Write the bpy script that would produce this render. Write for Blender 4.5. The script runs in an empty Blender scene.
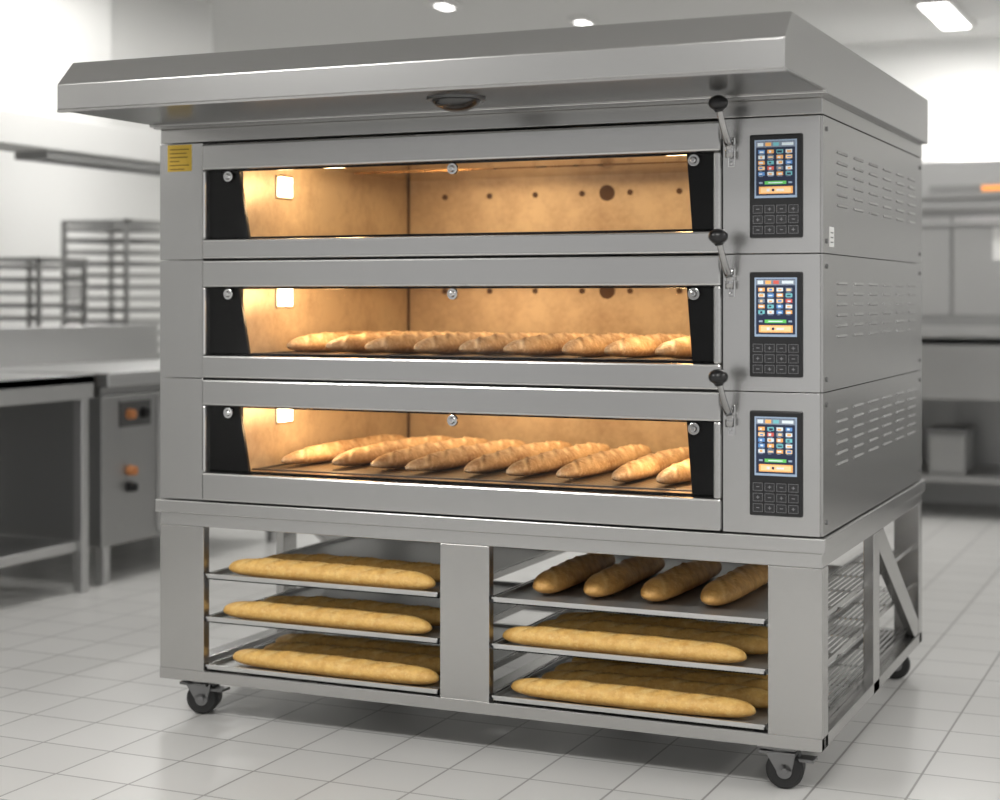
import bpy, bmesh, math, random
from mathutils import Vector, Matrix, noise
random.seed(7)
S=bpy.context.scene
COL=S.collection
S.view_settings.view_transform='Standard'
S.view_settings.exposure=0.0
W={}
# ---------------- materials ----------------
def newmat(n):
    m=bpy.data.materials.new(n); m.use_nodes=True
    nt=m.node_tree; b=nt.nodes['Principled BSDF']; return m,nt,b
def mat(n,c,metal=0.0,rough=0.5,emit=None,es=0.0,spec=None):
    m,nt,b=newmat(n)
    b.inputs['Base Color'].default_value=(*c,1)
    b.inputs['Metallic'].default_value=metal
    b.inputs['Roughness'].default_value=rough
    if emit:
        b.inputs['Emission Color'].default_value=(*emit,1); b.inputs['Emission Strength'].default_value=es
    if spec is not None: b.inputs['Specular IOR Level'].default_value=spec
    tc=nt.nodes.new('ShaderNodeTexCoord'); no=nt.nodes.new('ShaderNodeTexNoise'); no.inputs['Scale'].default_value=40
    mp=nt.nodes.new('ShaderNodeMapRange'); mp.inputs['To Min'].default_value=max(0,rough-.04); mp.inputs['To Max'].default_value=min(1,rough+.04)
    nt.links.new(tc.outputs['Object'],no.inputs['Vector']); nt.links.new(no.outputs['Fac'],mp.inputs['Value']); nt.links.new(mp.outputs['Result'],b.inputs['Roughness'])
    return m
def steel(n,c,metal=.95,rough=.24,stretch=(2,2,90),var=.01,cv=.012):
    m,nt,b=newmat(n); L=nt.links
    b.inputs['Metallic'].default_value=metal
    tc=nt.nodes.new('ShaderNodeTexCoord'); mp=nt.nodes.new('ShaderNodeMapping'); mp.inputs['Scale'].default_value=stretch
    no=nt.nodes.new('ShaderNodeTexNoise'); no.inputs['Scale'].default_value=3; no.inputs['Detail'].default_value=3
    L.new(tc.outputs['Object'],mp.inputs['Vector']); L.new(mp.outputs['Vector'],no.inputs['Vector'])
    mr=nt.nodes.new('ShaderNodeMapRange'); mr.inputs['To Min'].default_value=rough-var; mr.inputs['To Max'].default_value=rough+var
    L.new(no.outputs['Fac'],mr.inputs['Value']); L.new(mr.outputs['Result'],b.inputs['Roughness'])
    mx=nt.nodes.new('ShaderNodeMix'); mx.data_type='RGBA'
    mx.inputs['A'].default_value=(*[v*(1-cv) for v in c],1); mx.inputs['B'].default_value=(*[min(1,v*(1+cv)) for v in c],1)
    L.new(no.outputs['Fac'],mx.inputs['Factor']); L.new(mx.outputs['Result'],b.inputs['Base Color'])
    return m
M_ST=steel('brushed_steel',(.555,.552,.545))
M_STH=steel('brushed_steel_canopy',(.555,.552,.545),rough=.25,var=.006,cv=.006)
M_STU=steel('canopy_underside_steel',(.26,.26,.255),rough=.26,var=.01,cv=.01)  # dark tone paints the shade under the canopy
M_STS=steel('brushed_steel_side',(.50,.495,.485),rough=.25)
M_STD=steel('dark_steel',(.22,.22,.22),rough=.4)
M_RACK=steel('rack_steel',(.50,.495,.485),stretch=(60,60,1),rough=.24,var=.006,cv=.012)
M_CHROME=mat('chrome',(.7,.7,.7),1,.12)
M_ARM=mat('lever_steel',(.42,.42,.42),1,.18)
M_DCHR=mat('dome_steel',(.10,.10,.10),1,.22)
M_BLK=mat('black_plastic',(.012,.012,.013),0,.3)
M_BORDER=mat('black_enamel',(.003,.003,.003),0,.2,spec=.12)
M_RUB=mat('rubber',(.012,.012,.012),0,.5)
M_DARK=mat('dark_slot',(.03,.03,.03),0,.7)
M_HOLE=mat('dark_vent_hole',(.10,.05,.02),0,.7)
M_SEAM=mat('gasket',(.17,.17,.17),.3,.6)
M_WHITE=mat('white_sticker',(.8,.8,.78),0,.5)
M_YEL=mat('yellow_sticker',(.75,.50,.06),0,.5)
M_INK=mat('label_ink',(.25,.14,.02),0,.6)
M_LAMP=mat('lamp_glow',(1,.8,.5),0,.4,(1,.84,.55),9)
M_BTN=mat('button_rubber',(.02,.02,.022),0,.45)
M_BTNI=mat('button_print',(.22,.22,.23),0,.5)
def emat(n,c,s=1.0): return mat(n,c,0,.3,c,s)
M_SCRB=emat('screen_frame',(.25,.32,.42),.5)
M_SCR=emat('screen_navy',(.012,.02,.05),.4)
M_SW=emat('screen_white',(.62,.68,.72),.45)
M_SO=emat('screen_orange',(.75,.38,.12),.5)
M_SP=emat('screen_peach',(.85,.55,.28),.5)
M_SG=emat('screen_green',(.10,.42,.10),.7)
M_SBL=emat('screen_blue',(.10,.24,.50),.5)
M_STE=emat('screen_teal',(.15,.42,.45),.5)
M_SRD=emat('screen_red',(.55,.10,.08),.5)
M_SGR=emat('screen_grey',(.20,.24,.30),.4)
M_WALL=mat('white_wall',(.78,.78,.765),0,.6)
M_CEIL=mat('white_ceiling',(.66,.66,.65),0,.8)
M_BGS=steel('bg_steel',(.53,.53,.525),rough=.34)
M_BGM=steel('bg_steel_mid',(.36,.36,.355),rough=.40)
M_BGL=mat('white_coated_steel',(.70,.70,.685),.1,.45)
M_BGD=mat('dark_interior',(.08,.08,.08),.2,.6)
M_LIGHT=mat('light_panel',(1,1,1),0,.5,(1,.98,.95),7)
M_KNOB=mat('orange_knob',(.55,.22,.08),0,.4)
def chamber_mat(n,c0,c1,metal,rough,st=(1,1,1)):
    m,nt,b=newmat(n); L=nt.links
    tc=nt.nodes.new('ShaderNodeTexCoord'); no=nt.nodes.new('ShaderNodeTexNoise'); no.inputs['Scale'].default_value=4; no.inputs['Detail'].default_value=12; no.inputs['Roughness'].default_value=.82
    mp=nt.nodes.new('ShaderNodeMapping'); mp.inputs['Scale'].default_value=st
    L.new(tc.outputs['Object'],mp.inputs['Vector']); L.new(mp.outputs['Vector'],no.inputs['Vector'])
    r=nt.nodes.new('ShaderNodeValToRGB'); r.color_ramp.elements[0].position=.34; r.color_ramp.elements[0].color=(*c0,1)
    r.color_ramp.elements[1].position=.56; r.color_ramp.elements[1].color=(*c1,1)
    L.new(no.outputs['Fac'],r.inputs['Fac']); L.new(r.outputs['Color'],b.inputs['Base Color'])
    b.inputs['Metallic'].default_value=metal; b.inputs['Roughness'].default_value=rough
    return m
M_CH=chamber_mat('chamber_lining',(.42,.31,.21),(.64,.53,.38),.3,.40)
M_CHC=chamber_mat('chamber_ceiling',(.22,.16,.10),(.85,.75,.60),.9,.20,(.5,5,1))
M_STONE=mat('baking_stone',(.12,.08,.05),0,.5)
M_BRONZE=mat('bronze_strip',(.28,.16,.07),.8,.28)
def glass():
    m,nt,b=newmat('door_glass'); nt.nodes.remove(b)
    t=nt.nodes.new('ShaderNodeBsdfTransparent'); g=nt.nodes.new('ShaderNodeBsdfGlossy'); g.inputs['Roughness'].default_value=.03
    mx=nt.nodes.new('ShaderNodeMixShader'); mx.inputs[0].default_value=.014
    nt.links.new(t.outputs[0],mx.inputs[1]); nt.links.new(g.outputs[0],mx.inputs[2]); nt.links.new(mx.outputs[0],nt.nodes['Material Output'].inputs[0])
    return m
M_GLASS=glass()
def perf(n,c1,c2,sc,metal,rough,th=.3):
    m,nt,b=newmat(n); L=nt.links
    tc=nt.nodes.new('ShaderNodeTexCoord'); v=nt.nodes.new('ShaderNodeTexVoronoi'); v.inputs['Scale'].default_value=sc; v.inputs['Randomness'].default_value=0
    L.new(tc.outputs['Object'],v.inputs['Vector'])
    r=nt.nodes.new('ShaderNodeValToRGB'); r.color_ramp.elements[0].position=th; r.color_ramp.elements[0].color=(*c2,1)
    r.color_ramp.elements[1].position=th+.06; r.color_ramp.elements[1].color=(*c1,1)
    L.new(v.outputs['Distance'],r.inputs['Fac']); L.new(r.outputs['Color'],b.inputs['Base Color'])
    b.inputs['Metallic'].default_value=metal; b.inputs['Roughness'].default_value=rough
    return m
M_TRAY=perf('perforated_aluminium',(.46,.46,.45),(.10,.10,.10),110,.7,.4)
M_SHEET=perf('perforated_sheet_dark',(.24,.18,.12),(.03,.02,.012),70,.4,.5)
def crust(n,dark,mid,pale,ear,mixf=.8,hz=.06,noisec=(.38,.62),earf=.8,flour=.5,ns=13):
    m,nt,b=newmat(n); L=nt.links
    def MIX(fac,a,bcol):
        x=nt.nodes.new('ShaderNodeMix'); x.data_type='RGBA'
        L.new(fac,x.inputs['Factor']); L.new(a,x.inputs['A']); x.inputs['B'].default_value=(*bcol,1); return x.outputs['Result']
    tc=nt.nodes.new('ShaderNodeTexCoord'); no=nt.nodes.new('ShaderNodeTexNoise'); no.inputs['Scale'].default_value=ns; no.inputs['Detail'].default_value=7; no.inputs['Roughness'].default_value=.65
    L.new(tc.outputs['Object'],no.inputs['Vector'])
    r=nt.nodes.new('ShaderNodeValToRGB'); r.color_ramp.elements[0].position=noisec[0]; r.color_ramp.elements[0].color=(*dark,1)
    r.color_ramp.elements[1].position=noisec[1]; r.color_ramp.elements[1].color=(*mid,1)
    L.new(no.outputs['Fac'],r.inputs['Fac'])
    def att(nm,k):
        at=nt.nodes.new('ShaderNodeAttribute'); at.attribute_name=nm
        mu=nt.nodes.new('ShaderNodeMath'); mu.operation='MULTIPLY'; mu.inputs[1].default_value=k
        L.new(at.outputs['Fac'],mu.inputs[0]); return mu.outputs[0]
    c=MIX(att('score',mixf),r.outputs['Color'],pale)
    c=MIX(att('ear',earf),c,ear)
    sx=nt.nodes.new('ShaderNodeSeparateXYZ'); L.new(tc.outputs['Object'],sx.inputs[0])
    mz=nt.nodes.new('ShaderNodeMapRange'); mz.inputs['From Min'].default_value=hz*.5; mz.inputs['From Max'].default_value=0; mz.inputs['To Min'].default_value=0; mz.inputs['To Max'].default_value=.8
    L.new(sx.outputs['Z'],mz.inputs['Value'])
    c=MIX(mz.outputs['Result'],c,ear)  # lower sides darkened in colour, standing in for shade between loaves
    nf=nt.nodes.new('ShaderNodeTexNoise'); nf.inputs['Scale'].default_value=70; nf.inputs['Detail'].default_value=5; nf.inputs['Roughness'].default_value=.8
    L.new(tc.outputs['Object'],nf.inputs['Vector'])
    rf=nt.nodes.new('ShaderNodeMapRange'); rf.inputs['From Min'].default_value=.50; rf.inputs['From Max'].default_value=.72; rf.inputs['To Max'].default_value=flour
    L.new(nf.outputs['Fac'],rf.inputs['Value'])
    c=MIX(rf.outputs['Result'],c,[min(1,v*1.12) for v in pale])
    L.new(c,b.inputs['Base Color'])
    n2=nt.nodes.new('ShaderNodeTexNoise'); n2.inputs['Scale'].default_value=100; n2.inputs['Detail'].default_value=6
    L.new(tc.outputs['Object'],n2.inputs['Vector'])
    bp=nt.nodes.new('ShaderNodeBump'); bp.inputs['Strength'].default_value=.5; bp.inputs['Distance'].default_value=.005
    L.new(n2.outputs['Fac'],bp.inputs['Height']); L.new(bp.outputs[0],b.inputs['Normal'])
    b.inputs['Roughness'].default_value=.5
    return m
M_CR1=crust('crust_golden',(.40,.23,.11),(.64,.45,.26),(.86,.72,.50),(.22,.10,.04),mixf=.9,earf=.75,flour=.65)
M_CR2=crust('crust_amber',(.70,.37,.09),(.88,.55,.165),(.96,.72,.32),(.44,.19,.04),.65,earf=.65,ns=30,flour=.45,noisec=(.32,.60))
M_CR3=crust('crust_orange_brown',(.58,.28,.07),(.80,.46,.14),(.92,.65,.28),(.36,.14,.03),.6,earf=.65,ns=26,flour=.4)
def floor_mat():
    m,nt,b=newmat('floor_tiles'); L=nt.links
    tc=nt.nodes.new('ShaderNodeTexCoord'); mp=nt.nodes.new('ShaderNodeMapping'); mp.inputs['Rotation'].default_value=(0,0,math.radians(90)); mp.inputs['Location'].default_value=(.07,.11,0)
    br=nt.nodes.new('ShaderNodeTexBrick'); br.offset=.0
    br.inputs['Color1'].default_value=(.61,.605,.59,1); br.inputs['Color2'].default_value=(.575,.57,.555,1); br.inputs['Mortar'].default_value=(.27,.265,.255,1)
    br.inputs['Scale'].default_value=1; br.inputs['Mortar Size'].default_value=.0036; br.inputs['Mortar Smooth'].default_value=.35; br.inputs['Brick Width'].default_value=.225; br.inputs['Row Height'].default_value=.225; br.inputs['Bias'].default_value=0
    L.new(tc.outputs['Object'],mp.inputs['Vector']); L.new(mp.outputs['Vector'],br.inputs['Vector'])
    no=nt.nodes.new('ShaderNodeTexNoise'); no.inputs['Scale'].default_value=1.4; no.inputs['Detail'].default_value=5
    L.new(tc.outputs['Object'],no.inputs['Vector'])
    mr=nt.nodes.new('ShaderNodeMapRange'); mr.inputs['To Min'].default_value=.93; mr.inputs['To Max'].default_value=1.05
    L.new(no.outputs['Fac'],mr.inputs['Value'])
    vm=nt.nodes.new('ShaderNodeVectorMath'); vm.operation='SCALE'
    L.new(br.outputs['Color'],vm.inputs[0]); L.new(mr.outputs['Result'],vm.inputs['Scale']); L.new(vm.outputs[0],b.inputs['Base Color'])
    bp=nt.nodes.new('ShaderNodeBump'); bp.invert=True; bp.inputs['Strength'].default_value=.25; bp.inputs['Distance'].default_value=.002
    L.new(br.outputs['Fac'],bp.inputs['Height']); L.new(bp.outputs[0],b.inputs['Normal'])
    b.inputs['Roughness'].default_value=.30
    b.inputs['Specular IOR Level'].default_value=.4
    return m
M_FLOOR=floor_mat()
# ---------------- geometry helpers ----------------
def empty(name,loc,label=None,cat=None):
    o=bpy.data.objects.new(name,None); o.empty_display_size=.1; o.location=loc; COL.objects.link(o); W[o]=Vector(loc)
    if label: o['label']=label; o['category']=cat
    return o
def finish(name,bm,mats,parent=None,bevel=0,smooth=False,label=None,cat=None):
    bmesh.ops.recalc_face_normals(bm,faces=bm.faces)
    xs=[v.co.x for v in bm.verts]; ys=[v.co.y for v in bm.verts]; zs=[v.co.z for v in bm.verts]
    org=Vector(((min(xs)+max(xs))/2,(min(ys)+max(ys))/2,min(zs)))
    bmesh.ops.translate(bm,verts=bm.verts,vec=-org)
    me=bpy.data.meshes.new(name); bm.to_mesh(me); bm.free()
    for m in (mats if isinstance(mats,(list,tuple)) else [mats]): me.materials.append(m)
    if smooth:
        for p in me.polygons: p.use_smooth=True
    o=bpy.data.objects.new(name,me); COL.objects.link(o); W[o]=org
    if parent: o.parent=parent; o.location=org-W[parent]
    else: o.location=org
    if bevel:
        b=o.modifiers.new('bevel','BEVEL'); b.width=bevel; b.segments=2; b.limit_method='ANGLE'
    if label: o['label']=label
    if cat: o['category']=cat
    return o
def addbox(bm,x0,x1,y0,y1,z0,z1,mi=0):
    r=bmesh.ops.create_cube(bm,size=1)
    for v in r['verts']:
        v.co=Vector(((x0+x1)/2+v.co.x*(x1-x0),(y0+y1)/2+v.co.y*(y1-y0),(z0+z1)/2+v.co.z*(z1-z0)))
    for f in {f for v in r['verts'] for f in v.link_faces}: f.material_index=mi
def addcyl(bm,p0,p1,r0,r1=None,seg=24,mi=0):
    p0=Vector(p0);p1=Vector(p1); r1=r0 if r1 is None else r1
    d=p1-p0; q=d.to_track_quat('Z','Y').to_matrix().to_4x4()
    r=bmesh.ops.create_cone(bm,cap_ends=True,segments=seg,radius1=r0,radius2=r1,depth=d.length,matrix=Matrix.Translation((p0+p1)/2)@q)
    for f in {f for v in r['verts'] for f in v.link_faces}: f.material_index=mi
def addsph(bm,c,r,sc=(1,1,1),mi=0):
    q=bmesh.ops.create_uvsphere(bm,u_segments=24,v_segments=14,radius=r)
    for v in q['verts']: v.co=Vector((v.co.x*sc[0]+c[0],v.co.y*sc[1]+c[1],v.co.z*sc[2]+c[2]))
    for f in {f for v in q['verts'] for f in v.link_faces}: f.material_index=mi; f.smooth=True
def addprism(bm,pts,a0,a1,axis='x',mi=0):
    def P(a,p):
        return (a,p[0],p[1]) if axis=='x' else ((p[0],a,p[1]) if axis=='y' else (p[0],p[1],a))
    A=[bm.verts.new(P(a0,p)) for p in pts]; B=[bm.verts.new(P(a1,p)) for p in pts]
    fs=[bm.faces.new(A),bm.faces.new(B[::-1])]
    n=len(pts)
    for i in range(n): fs.append(bm.faces.new((A[i],B[i],B[(i+1)%n],A[(i+1)%n])))
    for f in fs: f.material_index=mi
def boxes(name,L,mats,parent=None,bevel=0,label=None,cat=None):
    bm=bmesh.new()
    for b in L: addbox(bm,*b)
    return finish(name,bm,mats,parent,bevel,label=label,cat=cat)
def addtube(bm,pts,r,seg=12,mi=0,flat=1.0):
    pts=[Vector(p) for p in pts]; rings=[]
    for i,p in enumerate(pts):
        d=(pts[min(i+1,len(pts)-1)]-pts[max(i-1,0)]).normalized()
        u=Vector((1,0,0)); v=d.cross(u).normalized(); rr=r[i] if isinstance(r,list) else r
        rings.append([bm.verts.new(p+u*math.cos(a)*rr+v*math.sin(a)*rr*flat) for a in [2*math.pi*k/seg for k in range(seg)]])
    for a,b in zip(rings,rings[1:]):
        for k in range(seg):
            f=bm.faces.new((a[k],a[(k+1)%seg],b[(k+1)%seg],b[k])); f.smooth=True; f.material_index=mi
    bm.faces.new(rings[0][::-1]).material_index=mi; bm.faces.new(rings[-1]).material_index=mi

# ================= ROOM =================
def struct(name,b,m):
    o=boxes(name,[b],m); o['kind']='structure'; return o
struct('floor',(-6.3,6,-7,6.1,-.1,0),M_FLOOR)
struct('wall_back',(-6.3,6,6,6.1,0,2.75),M_WALL)
struct('wall_left',(-6.3,-6.2,-7,6,0,2.75),M_WALL)
struct('ceiling',(-6.3,6,-7,6.1,2.75,2.85),M_CEIL)

# ================= OVEN =================
XL=-1.949; D=1.42
OV=empty('deck_oven',(-.97,.7,0),'large stainless steel three-deck bakery oven with glowing chambers','oven')
bm=bmesh.new()
addprism(bm,[(-.44,1.722),(-.44,1.79),(-.375,1.857),(1.43,1.857),(1.43,1.714),(-.03,1.714),(-.03,1.722)],-1.966,.018,'x')
canopy=finish('canopy',bm,M_STH,OV,.003,label='overhanging stainless steel canopy with sloped front')
boxes('canopy_lip',[(-1.966,.018,-.44,-.425,1.716,1.722),(-1.95,0,-.03,1.42,1.708,1.714)],M_STS,canopy)
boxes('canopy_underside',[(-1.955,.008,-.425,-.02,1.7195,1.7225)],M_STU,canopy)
bm=bmesh.new()
OX=-.865
addcyl(bm,(OX,-.26,1.7195),(OX,-.26,1.714),.074,seg=40,mi=1)
q=bmesh.ops.create_uvsphere(bm,u_segments=40,v_segments=20,radius=.062)
for v in q['verts']:
    z=v.co.z
    v.co=Vector((OX+v.co.x,-.26+v.co.y,1.716+ (z*.5 if z<0 else 0)))
for f in {f for v in q['verts'] for f in v.link_faces}: f.smooth=True
finish('steam_outlet',bm,[M_DCHR,M_STD],canopy,0,label='small polished dark dome under the canopy')
boxes('top_trim',[(XL,0,.004,D,1.668,1.708)],M_STS,OV,.002)

decks=[
 (1.327,1.666,1.385,1.585,1.378,1.622,1.366,1.622,1.588,1.55,1.562),
 (.985,1.327,1.052,1.248,1.048,1.290,1.022,1.282,1.262,1.222,1.240),
 (.632,.985,.715,.908,.712,.950,.679,.9385,.919,.875,.900)]
for di,(z0,z1,o0,o1,fl,ce,p0,p1,lz,lamp,hole) in enumerate(decks):
    a,b=z0+.0012,z1-.0012
    body=boxes('deck_body',[(XL,-1.799,0,D,a,b),(-1.799,-1.70,.04,D,a,b),(-.30,-.25,.04,D,a,b),(-.25,-.006,0,D,a,b),
        (-1.70,-.30,1.11,D,a,b),(-1.70,-.30,.04,1.11,a,fl-.006),(-1.70,-.30,.04,1.11,ce+.006,b)],M_ST,OV,.0012)
    bm=bmesh.new(); addbox(bm,-.006,0,.012,D,a,b)
    ztop=[1.588,1.255,.93][di]
    for c in range(6):
        y=.17+c*.202
        for r in range(6):
            z=ztop-r*.027
            addprism(bm,[(0,z+.004),(.0026,z-.0015),(.0026,z-.003),(0,z-.003)],y,y+.12,'y')
            addbox(bm,0,.0010,y+.004,y+.116,z-.0042,z-.003,1)
    for (yy,zz) in [(.05,b-.03),(.05,a+.03),(D-.04,b-.03),(D-.04,a+.03)]:
        addcyl(bm,(0,yy,zz),(.003,yy,zz),.006,seg=12,mi=1)
    finish('side_panel',bm,[M_STS,M_SEAM],body,label='side panel with rows of pressed louvres')
    bm=bmesh.new()
    addbox(bm,-1.70,-1.694,.05,1.10,fl,ce); addbox(bm,-.306,-.30,.05,1.10,fl,ce)
    addbox(bm,-1.70,-.30,1.09,1.10,fl,ce); addbox(bm,-1.70,-.30,.05,1.10,ce,ce+.005,4)
    addbox(bm,-1.70,-.30,.05,1.10,fl-.005,fl,1)
    addbox(bm,-1.70,-.30,.04,.075,fl-.004,o0+.004,2)  # bronze strip paints the glow reflected low in the door glass
    for i in range(8):
        x=-1.552+i*.168
        addcyl(bm,(x,1.086,hole),(x,1.092,hole),.0095,seg=16,mi=3)
    addcyl(bm,(-.960,1.085,hole),(-.960,1.092,hole),.026,seg=28,mi=3)
    for k in range(2):
        addbox(bm,-1.69,-.31,.35+k*.35,.358+k*.35,ce-.003,ce,2)
    addbox(bm,-1.694,-1.688,1.084,1.09,fl,ce,3)
    ch=finish('baking_chamber',bm,[M_CH,M_STONE,M_BRONZE,M_HOLE,M_CHC],body,label='warm glowing baking chamber lining')
    for sx,xx in ((1,-1.694),(-1,-.306)):  # right-wall lamp is unseen, added to brighten the chamber
        bm=bmesh.new()
        addbox(bm,*sorted((xx,xx+sx*.005)),.224,.316,lamp-.037,lamp+.037,1)
        addbox(bm,*sorted((xx+sx*.005,xx+sx*.012)),.235,.305,lamp-.030,lamp+.030,0)
        finish('chamber_lamp',bm,[M_LAMP,M_CHC],body,.004,label='glowing halogen chamber lamp')
        ld=bpy.data.lights.new('chamber_light','POINT'); ld.energy=(2.3 if sx>0 else 1.9); ld.color=(1,.66,.33); ld.shadow_soft_size=.03
        lo=bpy.data.objects.new('chamber_light',ld); COL.objects.link(lo); lo.location=(xx+sx*.16,.30,lamp)
    ld=bpy.data.lights.new('chamber_fill','AREA'); ld.shape='RECTANGLE'; ld.size=1.1; ld.size_y=.5; ld.energy=3.8; ld.color=(1,.67,.34)  # amber fill light added below the chamber ceiling
    lo=bpy.data.objects.new('chamber_fill',ld); COL.objects.link(lo); lo.location=(-1.0,.75,ce-.02)
    dt=b-.001 if di else 1.660
    dr=boxes('door',[(-1.797,-.252,-.012,.03,o1,dt),(-1.797,-.252,-.012,.03,a+.001,o0),(-1.797,-1.783,-.012,.03,o0,o1),(-.272,-.252,-.012,.03,o0,o1)],M_ST,OV,.006,label='wide steel door with viewing window')
    boxes('door_glass',[(-1.783,-.272,.004,.009,o0,o1)],M_GLASS,dr)
    bm=bmesh.new()
    addprism(bm,[(-1.783,o0),(-1.783,o1),(-1.684,o1),(-1.65,o0)],.012,.022,'y')
    addprism(bm,[(-.272,o0),(-.272,o1),(-.348,o1),(-.333,o0)],.012,.022,'y')
    addbox(bm,-1.783,-.272,.012,.022,o1-.005,o1); addbox(bm,-1.783,-.272,.012,.022,o0,o0+.007)
    finish('glass_border',bm,M_BORDER,dr,label='black printed window border')
    for x in (-1.712,-1.0,-.325):
        bm=bmesh.new()
        zz=o1-.020
        addcyl(bm,(x,.004,zz),(x,-.004,zz),.016,.015,seg=28)
        addcyl(bm,(x,-.004,zz),(x,-.010,zz),.010,.006,seg=20)
        finish('glass_clamp',bm,M_CHROME,dr,.001,label='round chrome glass clamp')
    px0,px1=-.180,-.047
    cp=boxes('control_panel',[(px0,px1,-.008,0,p0,p1)],M_BLK,OV,.004,label='black control panel with colour display and keypad')
    h=p1-p0; w=px1-px0
    bm=bmesh.new()
    sx0,sx1=px0+.014,px1-.013; sz1=p1-.014; sz0=p1-h*.615
    addbox(bm,sx0,sx1,-.0095,-.008,sz0,sz1,0); addbox(bm,sx0+.004,sx1-.004,-.0102,-.0095,sz0+.006,sz1-.004,1)
    iw=(sx1-sx0-.016); ix=sx0+.008; sh=sz1-sz0
    def tile(u0,u1,v0,v1,mi,d=0): addbox(bm,ix+iw*u0,ix+iw*u1,-.0112-d,-.0102-d,sz0+sh*v0,sz0+sh*v1,mi)
    rd=random.Random(40+di)
    tile(-.04,1.04,.87,.965,10)
    tile(0,.16,.89,.95,2,.0004); tile(.22,.38,.89,.95,3,.0004); tile(.44,.60,.89,.95,9 if di==1 else 8,.0004); tile(.68,1,.895,.945,2,.0004)
    pal=[[5,3,8,2],[2,10,3,7],[3,8,2,5],[7,9,10,2],[5,2,3,8]]
    for r in range(5):
        for c in range(4):
            u=.02+c*.255; v=.765-r*.095
            k=pal[(r+di)%5][(c+di*2)%4]
            tile(u,u+.18,v,v+.062,k)
            kk={2:3,3:2,5:2,7:5,8:1,9:2,10:7}[k]
            w0=rd.uniform(.02,.06); w1=rd.uniform(.10,.16); h0=rd.uniform(.008,.02); h1=rd.uniform(.035,.052)
            tile(u+w0,u+w1,v+h0,v+h1,kk,.0004)
            tile(u+.02,u+rd.uniform(.10,.17),v-.018,v-.010,0)
    tile(.20,.80,.232,.288,4); tile(.30,.70,.250,.268,2,.0004); tile(.04,.14,.245,.275,0); tile(.86,.96,.245,.275,0)
    tile(.04,.98,.07,.195,3); tile(.09,.93,.09,.175,7,.0004)
    tile(.26,.34,.112,.155,2,.0008); tile(.40,.47,.112,.155,1,.0008); tile(.53,.74,.118,.148,2,.0008)
    finish('display',bm,[M_SCRB,M_SCR,M_SW,M_SO,M_SG,M_SBL,M_SO,M_SP,M_STE,M_SRD,M_SGR],cp,label='lit colour display with icon tiles and orange bar')
    for r in range(3):
        for c in range(4):
            bx=px0+.010+c*(w-.014)/4; bz=p0+.010+r*(h*.30)/3
            bm=bmesh.new(); s=.0215; g=h*.30/3-.006
            addbox(bm,bx,bx+s+.003,-.0098,-.008,bz,bz+g,0)
            cx=bx+(s+.003)/2; cz=bz+g/2
            bx1=bx+s+.003;t=.0009
            addbox(bm,bx,bx1,-.0102,-.0098,bz,bz+t,1); addbox(bm,bx,bx1,-.0102,-.0098,bz+g-t,bz+g,1)
            addbox(bm,bx,bx+t,-.0102,-.0098,bz,bz+g,1); addbox(bm,bx1-t,bx1,-.0102,-.0098,bz,bz+g,1)
            addbox(bm,cx-.004,cx+.004,-.0104,-.0098,cz-.001,cz+.001,1)
            if (r+c)%2: addbox(bm,cx-.001,cx+.001,-.0104,-.0098,cz-.004,cz+.004,1)
            finish('button',bm,[M_BTN,M_BTNI],cp)
    lx=-.226
    bm=bmesh.new(); addbox(bm,lx-.008,lx+.008,-.006,0,lz-.044,lz+.030); addcyl(bm,(lx,-.006,lz+.004),(lx,-.028,lz+.004),.011)
    for s in (-.034,.022): addcyl(bm,(lx,-.006,lz+s),(lx,-.009,lz+s),.004,seg=12)
    lv=finish('door_lever',bm,M_CHROME,OV,.002,label='steel door lever with black ball knob')
    bm=bmesh.new(); pts=[(lx,-.024,lz-.022),(lx,-.024,lz-.006)]
    for t in [i/10 for i in range(11)]:
        pts.append((lx-.006*t,-.024-.074*t**.9, lz+.006+.092*(t**1.2)))
    addtube(bm,pts,[.0105]*3+[.0102-.003*i/10 for i in range(10)],flat=.55)
    finish('lever_arm',bm,M_ARM,lv)
    bm=bmesh.new(); addsph(bm,(lx-.006,-.101,lz+.106),.0245,(1,1,.78)); addcyl(bm,(lx-.005,-.096,lz+.086),(lx-.006,-.099,lz+.096),.011,.014)
    finish('lever_knob',bm,M_BLK,lv,label='black ball knob')
bm=bmesh.new(); addbox(bm,-1.921,-1.838,-.0012,0,1.585,1.662,0)
for i,(a0,a1) in enumerate([(.1,.9),(.1,.8),(.1,.85),(.1,.5),(.1,.9),(.1,.7)]):
    z=1.650-i*.0115
    addbox(bm,-1.921+.083*a0,-1.921+.083*a1,-.0016,-.0012,z-.003,z,1)
finish('warning_sticker',bm,[M_YEL,M_INK],OV,label='yellow sticker with fine print')
bm=bmesh.new(); addbox(bm,0,.001,.08,.13,1.345,1.395,0); 
for i in range(3): addbox(bm,.001,.0014,.09,.12,1.355+i*.012,1.358+i*.012,1)
finish('rating_plate',bm,[M_WHITE,M_SEAM],OV,label='small white rating plate')
bm=bmesh.new()
addbox(bm,XL-.010,.010,-.012,D+.01,.594,.630)
addbox(bm,XL,0,0,D,.556,.594)
topb=finish('base_top_rail',bm,M_ST,OV,.003)
bm=bmesh.new()
Zt=.556
def U(x0,x1,y0,y1): addbox(bm,x0,x1,y0,y1,.107,Zt)
U(XL,-1.797,0,.03); U(-1.038,-.892,0,.03); U(-.135,0,0,.03)
U(XL,XL+.004,.03,.07); U(-.004,0,.03,.07)
U(XL,XL+.09,D-.05,D); U(-1.01,-.92,D-.05,D); U(-.08,0,D-.05,D)
U(-.03,0,.64,.72); U(XL,XL+.03,.64,.72)
addbox(bm,XL,0,-.002,.04,.107,.140); addbox(bm,XL,0,D-.04,D,.107,.142)
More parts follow.
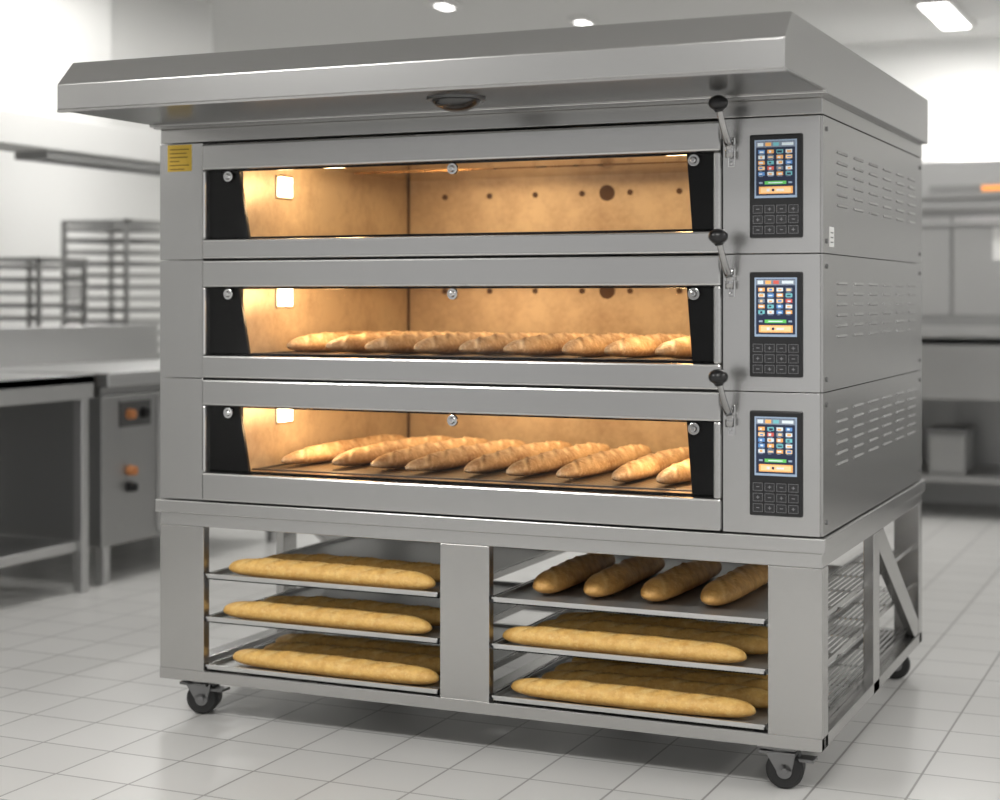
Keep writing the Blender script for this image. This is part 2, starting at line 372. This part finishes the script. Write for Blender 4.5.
addbox(bm,-.055,0.0,.04,D-.04,.107,.139); addbox(bm,XL,XL+.055,.04,D-.04,.107,.139)
addbox(bm,-.99,-.94,.04,D-.04,.107,.135)
frame=finish('rack_frame',bm,M_RACK,OV,.003,label='open steel rack frame with wide posts')
for xx in ((-.028,-.002),(XL+.002,XL+.028)):
    bm=bmesh.new(); addprism(bm,[(.72,.555),(.79,.555),(1.37,.185),(1.37,.14),(1.31,.14),(.72,.505)],xx[0],xx[1],'x')
    finish('diagonal_brace',bm,M_RACK,frame,.002)
LV=[.408,.284,.146]
for z in LV:
    for x0,x1,side in ((-1.80,-1.765,0),(-1.07,-1.036,1),(-.895,-.86,0),(-.162,-.136,1)):
        xo=x0 if side==0 else x1-.003
        boxes('tray_runner',[(x0,x1,.032,D-.05,z-.006,z-.002),(xo,xo+.003,.032,D-.05,z-.002,z+.012)],M_RACK,frame)
    L_=[(-.034,-.030,.03,D-.05,z-.006,z+.008)]
    L_+=[(-.126+k*.016,-.117+k*.016,.05,D-.05,z-.002,z) for k in range(6)]
    L_+=[(-.136,-.030,.06+k*.25,.075+k*.25,z-.006,z-.002) for k in range(6)]
    boxes('side_shelf',L_,M_RACK,frame,label='slatted steel shelf strip beside the trays')
for (cx,cy,rot) in ((-1.855,.07,.35),(-.115,.05,.15),(-1.842,1.34,.3),(-.085,1.34,.3)):
    d=Vector((math.cos(rot),math.sin(rot),0)); n=Vector((-math.sin(rot),math.cos(rot),0))
    bm=bmesh.new()
    addbox(bm,cx-.048,cx+.048,cy-.045,cy+.045,.100,.107)
    addcyl(bm,(cx,cy,.090),(cx,cy,.100),.036)
    c=Vector((cx,cy,.0475))+d*.012
    for s in (-1,1):
        p=c+n*(s*.038)
        addcyl(bm,p-n*.003,p+n*.003,.019)
        q=[p+d*(-.019),p+d*.019,p+d*(.028)+Vector((0,0,.044)),p-d*(.046)+Vector((0,0,.044))]
        A=[bm.verts.new(v-n*.003) for v in q]; B=[bm.verts.new(v+n*.003) for v in q]
        bm.faces.new(A); bm.faces.new(B[::-1])
        for i in range(4): bm.faces.new((A[i],B[i],B[(i+1)%4],A[(i+1)%4]))
    addcyl(bm,c-n*.045,c+n*.045,.008)
    addbox(bm,cx-.046,cx+.046,cy-.041,cy+.041,.086,.094)
    if cy<.5:
        addbox(bm,cx+.02,cx+.088,cy-.022,cy+.022,.070,.078); addbox(bm,cx+.04,cx+.05,cy-.01,cy+.01,.076,.09)
    cs=finish('caster',bm,[M_STD],OV,.001,label='swivel caster with black rubber wheel')
    bm=bmesh.new()
    for a0,a1,r0,r1 in ((-.034,-.026,.039,.047),(-.026,.026,.047,.047),(.026,.034,.047,.039)): addcyl(bm,c+n*a0,c+n*a1,r0,r1,seg=40)
    for s in (-1,1): addcyl(bm,c+n*(s*.034),c+n*(s*.0352),.016,.014,seg=28,mi=1)
    finish('caster_wheel',bm,[M_RUB,M_DARK],cs,.0005)

# ================= TRAYS =================
def tray(name,x0,x1,y0,y1,z,rim,m1,m2,label,group,cat,t=.003):
    bm=bmesh.new(); addbox(bm,x0,x1,y0,y1,z,z+t,0)
    e=.004
    for b in ((x0,x1,y0,y0+e),(x0,x1,y1-e,y1),(x0,x0+e,y0,y1),(x1-e,x1,y0,y1)): addbox(bm,*b,z,z+rim,1)
    addbox(bm,x0,x1,y0-.003,y0+.002,z+rim-.003,z+rim+.002,1)
    o=finish(name,bm,[m1,m2],None,0,label=label,cat=cat); o['group']=group; return o
M_RIM=steel('tray_rim',(.66,.66,.65),rough=.3)
for bx0,bx1 in ((-1.790,-1.045),(-.885,-.142)):
    for z in LV:
        tray('baking_tray',bx0,bx1,.004,.90,z-.002,.014,M_TRAY,M_RIM,'perforated aluminium baking tray on rack runners carrying baguettes','trays on the lower rack','baking tray')
for fl in (decks[1][4],decks[2][4]):
    for x0,x1 in ((-1.688,-1.005),(-.999,-.314)):
        tray('baking_sheet',x0,x1,.09,1.03,fl,.008,M_SHEET,M_STD,'dark perforated baking sheet under baguettes inside lit oven chamber','sheets inside the oven','baking sheet')
# ================= LOAVES =================
def loaf_mesh(name,L,w,h,seed,nsl,m,bend,tp=.14,ex=6,ridge=.003):
    rd=random.Random(seed); bm=bmesh.new(); lay=bm.verts.layers.float.new('score'); lay2=bm.verts.layers.float.new('ear')
    N=140; SG=32; rings=[]
    sl=[(-.84+1.68*(k+.5)/nsl)*L/2+rd.uniform(-.009,.009) for k in range(nsl)]
    ks=[rd.uniform(1.4,2.1) for _ in sl]; gw=[rd.uniform(.009,.013) for _ in sl]
    for i in range(N+1):
        th=math.pi*i/N; u=-math.cos(th)
        pr=(max(0,1-abs(u)**ex))**.5*((1-tp)+tp*(1-u*u))
        x=u*L/2; ring=[]
        pr*=1+.04*noise.noise(Vector((x*11,seed*3.1,0)))
        if pr<.03: pr=.03
        for k in range(SG):
            a=2*math.pi*k/SG; cy=math.cos(a); sz=math.sin(a)
            y=cy*w/2*pr; z=sz*h*.58*pr if sz>0 else sz*h*.42*pr*.85
            top=1 if sz>0.05 else 0
            g=0;er=0
            for s,kk,gg in zip(sl,ks,gw):
                dd=(x-s-kk*y)
                e=max(0,1-abs(y)/(w*.42))
                g=max(g,math.exp(-(dd/gg)**2)*min(1,e*2.2)*top)
                rim=math.exp(-((dd-.020)/.0065)**2)*min(1,e*2)*top
                er=max(er,rim)
                z+=rim*ridge*pr
            z-=g*ridge*.8*pr
            nn=noise.noise(Vector((x*15,y*15+seed*7,z*15)))*.003*pr
            v=bm.verts.new((x,y+cy*nn+bend*(u*u),h*.42*.85+z+(nn*sz if sz>0 else 0)))
            v[lay]=g; v[lay2]=er; ring.append(v)
        rings.append(ring)
    for a,b in zip(rings,rings[1:]):
        for k in range(SG):
            f=bm.faces.new((a[k],a[(k+1)%SG],b[(k+1)%SG],b[k])); f.smooth=True
    bm.faces.new(rings[0][::-1]); bm.faces.new(rings[-1])
    bmesh.ops.recalc_face_normals(bm,faces=bm.faces)
    mz=min(v.co.z for v in bm.verts)
    for v in bm.verts: v.co.z-=mz
    me=bpy.data.meshes.new(name); bm.to_mesh(me); bm.free(); me.materials.append(m)
    return me
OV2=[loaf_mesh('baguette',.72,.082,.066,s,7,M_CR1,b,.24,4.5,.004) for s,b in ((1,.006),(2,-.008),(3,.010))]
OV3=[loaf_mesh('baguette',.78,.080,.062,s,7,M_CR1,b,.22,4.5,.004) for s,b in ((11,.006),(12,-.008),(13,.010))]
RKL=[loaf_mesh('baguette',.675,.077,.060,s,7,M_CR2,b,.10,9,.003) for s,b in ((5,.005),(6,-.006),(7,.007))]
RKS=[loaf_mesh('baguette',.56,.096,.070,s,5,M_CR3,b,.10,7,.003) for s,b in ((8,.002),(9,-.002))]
def loaf(me,x,y,z,rot,label,group):
    o=bpy.data.objects.new('baguette',me); o.location=(x,y,z); o.rotation_euler=(0,0,rot); COL.objects.link(o)
    o['label']=label; o['category']='bread'; o['group']=group; return o
H=math.pi/2
for di,fl in ((1,decks[1][4]),(2,decks[2][4])):
    for i in range(9):
        x=-1.615+i*.146
        y=(.175-.009*i)+(.36 if di==1 else .39)+random.uniform(-.022,.022)
        rr=random.uniform(-.045,.035) if 0<i<8 else -.01
        loaf((OV2 if di==1 else OV3)[(i*2+di)%3],x+random.uniform(-.006,.006),max(y,.49 if di==1 else .51),fl+.003,H+rr,
            'golden scored baguette baking on a dark sheet in the lit chamber','baguettes in the oven')
g='baguettes on the rack trays'
lab='golden brown scored baguette resting on a perforated rack tray'
for z,offs in ((LV[0],[(-1.420,.075,-.02),(-1.380,.195,.01)]),(LV[1],[(-1.435,.075,.0),(-1.385,.195,.02)]),(LV[2],[(-1.415,.075,-.02),(-1.38,.195,.01),(-1.41,.32,0)])):
    for k,(x,y,r) in enumerate(offs): loaf(RKL[(k+int(z*100))%3],x,y,z+.001,r,lab,g)
for k,x in enumerate((-.790,-.645,-.475,-.315)):
    loaf(RKS[k%2],x,.38+.005*k,LV[0]+.001,H+[.02,0,-.02,-.03][k],'short plump golden baguette on the uppermost rack tray',g)
for z,offs in ((LV[1],[(-.545,.075,.0),(-.500,.195,.01),(-.49,.31,-.01)]),(LV[2],[(-.525,.075,.0),(-.485,.195,.01),(-.49,.31,0),(-.49,.43,0)])):
    for k,(x,y,r) in enumerate(offs): loaf(RKL[(k+int(z*100))%3],x,y,z+.001,r,lab,g)

# ================= BACKGROUND =================
C=empty('prep_counter',(-3.85,.4,0),'long stainless steel prep counter with backsplash and lower shelf','counter')
boxes('worktop',[(-4.25,-3.40,-1.6,1.57,.86,.90),(-3.42,-3.40,-1.6,1.57,.80,.90),(-4.25,-3.40,1.55,1.57,.80,.90)],M_BGS,C,.004)
boxes('backsplash',[(-4.25,-4.20,-1.6,1.57,.90,1.08)],M_BGS,C,.004)
for x in (-4.22,-3.46):
    for y in (-1.55,-.1,1.50): boxes('leg',[(x,x+.045,y,y+.045,0,.86)],M_BGS,C,.004)
boxes('lower_shelf',[(-4.2,-3.44,-1.55,1.53,.17,.21)],M_BGS,C,.003)
boxes('back_panel',[(-4.24,-4.22,-1.5,1.5,.21,.86)],M_STD,C)  # dark panel colour paints the shadow beneath the counter
R=empty('cooking_range',(-3.85,2.3,0),'stainless steel cooking range unit with orange control knobs','range')
boxes('cabinet',[(-4.25,-3.44,1.66,3.1,.16,.80),(-4.2,-3.46,1.68,3.08,.80,.84)],M_BGM,R,.004)
boxes('range_door',[(-3.44,-3.43,2.05,2.5,.18,.78),(-3.44,-3.43,2.55,3.05,.18,.78)],M_BGS,R,.003)
boxes('worktop',[(-4.25,-3.39,1.64,3.12,.84,.90)],M_BGS,R,.004)
boxes('backsplash',[(-4.25,-4.20,1.64,3.12,.90,1.08)],M_BGS,R,.004)
for x in (-4.22,-3.49):
    for y in (1.68,3.03): boxes('leg',[(x,x+.045,y,y+.045,0,.16)],M_BGS,R,.004)
boxes('control_strip',[(-3.44,-3.434,1.78,2.0,.66,.77)],M_BGD,R,.002)
for y,z,m in ((1.84,.715,M_KNOB),(1.94,.715,M_BLK),(1.85,.47,M_KNOB),(1.85,.40,M_BLK)):
    bm=bmesh.new(); addcyl(bm,(-3.44,y,z),(-3.405,y,z),.024,.020); addbox(bm,-3.406,-3.398,y-.004,y+.004,z-.018,z+.018)
    finish('knob',bm,m,R,.002)
E=empty('exhaust_hood',(-3.9,1,1.86),'slim white ceiling-mounted kitchen exhaust hood over the counter','exhaust hood')
boxes('hood_band',[(-4.0,-3.75,-2.5,3.2,1.86,2.0)],M_BGL,E,.005)
boxes('hood_body',[(-4.0,-3.80,-2.5,2.2,2.0,2.75),(-4.0,-3.92,2.2,3.2,2.0,2.75)],M_BGL,E,.005)
boxes('hood_shadow_strip',[(-3.98,-3.80,1.75,3.1,1.825,1.86)],M_BGM,E)  # dark strip modelling the shadow beneath the hood
def rack(cx,cy,w,h,n,label):
    E=empty('tray_rack',(cx,cy,0),label,'tray rack'); E['group']='wheeled tray racks'
    x0,x1,y0,y1=cx-w/2,cx+w/2,cy-w/2,cy+w/2; q=.022
    boxes('rack_post',[(a,a+q,b,b+q,.1,h) for a in (x0,x1-q) for b in (y0,y1-q)]+[(x0,x1,y0,y0+q,h-q,h),(x0,x1,y1-q,y1,h-q,h),(x0,x0+q,y0,y1,h-q,h),(x1-q,x1,y0,y1,h-q,h),(x0,x1,y0,y1,.1,.12)],M_BGM,E)
    for i in range(n):
        z=.20+(h-.26)*i/(n-1)
        boxes('rack_shelf',[(x0+.01,x1-.01,y0+.01,y1-.01,z,z+.022)],M_BGM if i%2 else M_STD,E)
    for a in (x0+.02,x1-.05):
        for b in (y0+.02,y1-.05):
            bm=bmesh.new(); addcyl(bm,(a,b+.015,.05),(a+.03,b+.015,.05),.05); finish('rack_wheel',bm,M_RUB,E)
rack(-5.0,3.84,.46,1.66,22,'tall wheeled steel tray rack filled with trays')
rack(-5.0,3.10,.40,1.43,18,'shorter wheeled steel tray rack filled with trays')
rack(-5.05,2.45,.40,1.43,18,'shorter wheeled steel tray rack filled with trays')
T=empty('work_table',(.2,5.6,0),'stainless steel work table with undershelf against the wall','table')
boxes('worktop',[(-2.2,2.6,5.15,5.95,1.0,1.06)],M_BGS,T,.004)
boxes('front_panel',[(-2.15,2.55,5.22,5.9,.66,.96)],M_BGS,T,.004)
boxes('undershelf',[(-2.15,2.55,5.25,5.9,.20,.24)],M_BGM,T,.003)
boxes('back_panel',[(-2.15,2.55,5.9,5.92,.24,1.0)],M_BGM,T)
for x in (-2.18,-.80,1.0,2.54):
    for y in (5.20,5.86): boxes('leg',[(x,x+.04,y,y+.04,0,1.0)],M_BGM,T,.003)
O2=empty('bench_oven',(.1,5.6,1.06),'stainless steel countertop oven with orange display','oven')
boxes('housing',[(-1.3,1.2,5.3,5.94,1.06,1.70)],M_BGM,O2,.006)
boxes('housing_door',[(-1.2,-.50,5.28,5.30,1.12,1.66),(-.48,1.1,5.28,5.30,1.12,1.66)],M_BGS,O2,.004)
boxes('oven_top',[(-1.4,1.3,5.22,5.94,1.76,1.97),(-1.3,1.2,5.3,5.94,1.70,1.76)],M_BGS,O2,.006)
boxes('control_strip',[(-.6,.4,5.212,5.22,1.79,1.83)],M_BGM,O2)
boxes('indicator',[(-.32,-.20,5.205,5.212,1.795,1.825)],emat('orange_indicator',(.8,.3,.08),.7),O2)
boxes('door_handle',[(-1.0,.8,5.24,5.26,1.60,1.63),(-.9,-.88,5.25,5.28,1.605,1.625),(.68,.7,5.25,5.28,1.605,1.625)],M_BGM,O2,.003)
boxes('paper_notice',[(-.27,-.12,5.276,5.28,1.42,1.60)],M_WHITE,O2)
b=boxes('storage_tin',[(-.62,-.42,5.30,5.62,.24,.46)],M_BGM,None,.008,label='grey metal storage tin with dark lid on the undershelf',cat='tin')
boxes('lid',[(-.63,-.41,5.29,5.63,.46,.49)],M_STD,b,.004)
b=boxes('storage_bin',[(-1.1,-.85,5.35,5.7,.24,.50)],M_BGD,None,.01,label='dark storage bin on the table undershelf',cat='bin')
boxes('rim',[(-1.11,-.84,5.34,5.71,.50,.52)],M_STD,b,.004)
def clight(x,y,w,d,e,m=M_LIGHT):
    o=boxes('ceiling_light',[(x-w/2-.03,x+w/2+.03,y-d/2-.03,y+d/2+.03,2.72,2.75,0),(x-w/2,x+w/2,y-d/2,y+d/2,2.715,2.722,1)],[M_BGL,m],label='rectangular fluorescent ceiling light fixture',cat='ceiling light')
    o['group']='ceiling light fixtures'
    ld=bpy.data.lights.new('panel_lamp','AREA'); ld.shape='RECTANGLE'; ld.size=w; ld.size_y=d; ld.energy=e; ld.color=(1,.985,.96)
    lo=bpy.data.objects.new('panel_lamp',ld); COL.objects.link(lo); lo.location=(x,y,2.70)
clight(-.48,5.0,.14,.8,32); clight(-2.33,4.42,.05,.12,10); clight(-2.80,3.65,.05,.12,10); clight(-3.2,1.6,.3,.9,14); clight(-5.2,4.6,.12,.6,22); clight(-5.4,1.8,.4,.8,14)  # left-side fixtures at the end are added to brighten the left wall
clight(-2.4,-2.2,1.2,.5,40); clight(.2,-2.2,1.2,.5,40); clight(2.6,0.2,.5,1.2,32); clight(2.6,3.0,.5,1.2,26)  # front pair is out of view, added as soft fill light
w=bpy.data.worlds.new('world'); S.world=w; w.use_nodes=True
nt=w.node_tree; bg=nt.nodes['Background']; L=nt.links
tc=nt.nodes.new('ShaderNodeTexCoord'); no=nt.nodes.new('ShaderNodeTexNoise'); no.inputs['Scale'].default_value=4.2; no.inputs['Detail'].default_value=1.2
mpn=nt.nodes.new('ShaderNodeMapping'); mpn.inputs['Scale'].default_value=(1,1,.5)
L.new(tc.outputs['Generated'],mpn.inputs['Vector']); L.new(mpn.outputs['Vector'],no.inputs['Vector'])
mr=nt.nodes.new('ShaderNodeMapRange'); mr.inputs['From Min'].default_value=.38; mr.inputs['From Max'].default_value=.62; mr.inputs['To Min'].default_value=.26; mr.inputs['To Max'].default_value=1.25
L.new(no.outputs['Fac'],mr.inputs['Value']); L.new(mr.outputs['Result'],bg.inputs['Strength'])
bg.inputs['Color'].default_value=(1,.995,.985,1)
cd=bpy.data.cameras.new('camera'); cam=bpy.data.objects.new('camera',cd); COL.objects.link(cam)
cam.location=(.909,-3.974,1.22); cam.rotation_euler=(math.radians(90),0,math.radians(24))
cd.sensor_width=36; cd.lens=59.0; cd.shift_y=-.103; cd.clip_end=60
cd.dof.use_dof=True; cd.dof.focus_distance=4.25; cd.dof.aperture_fstop=1.8
S.camera=cam
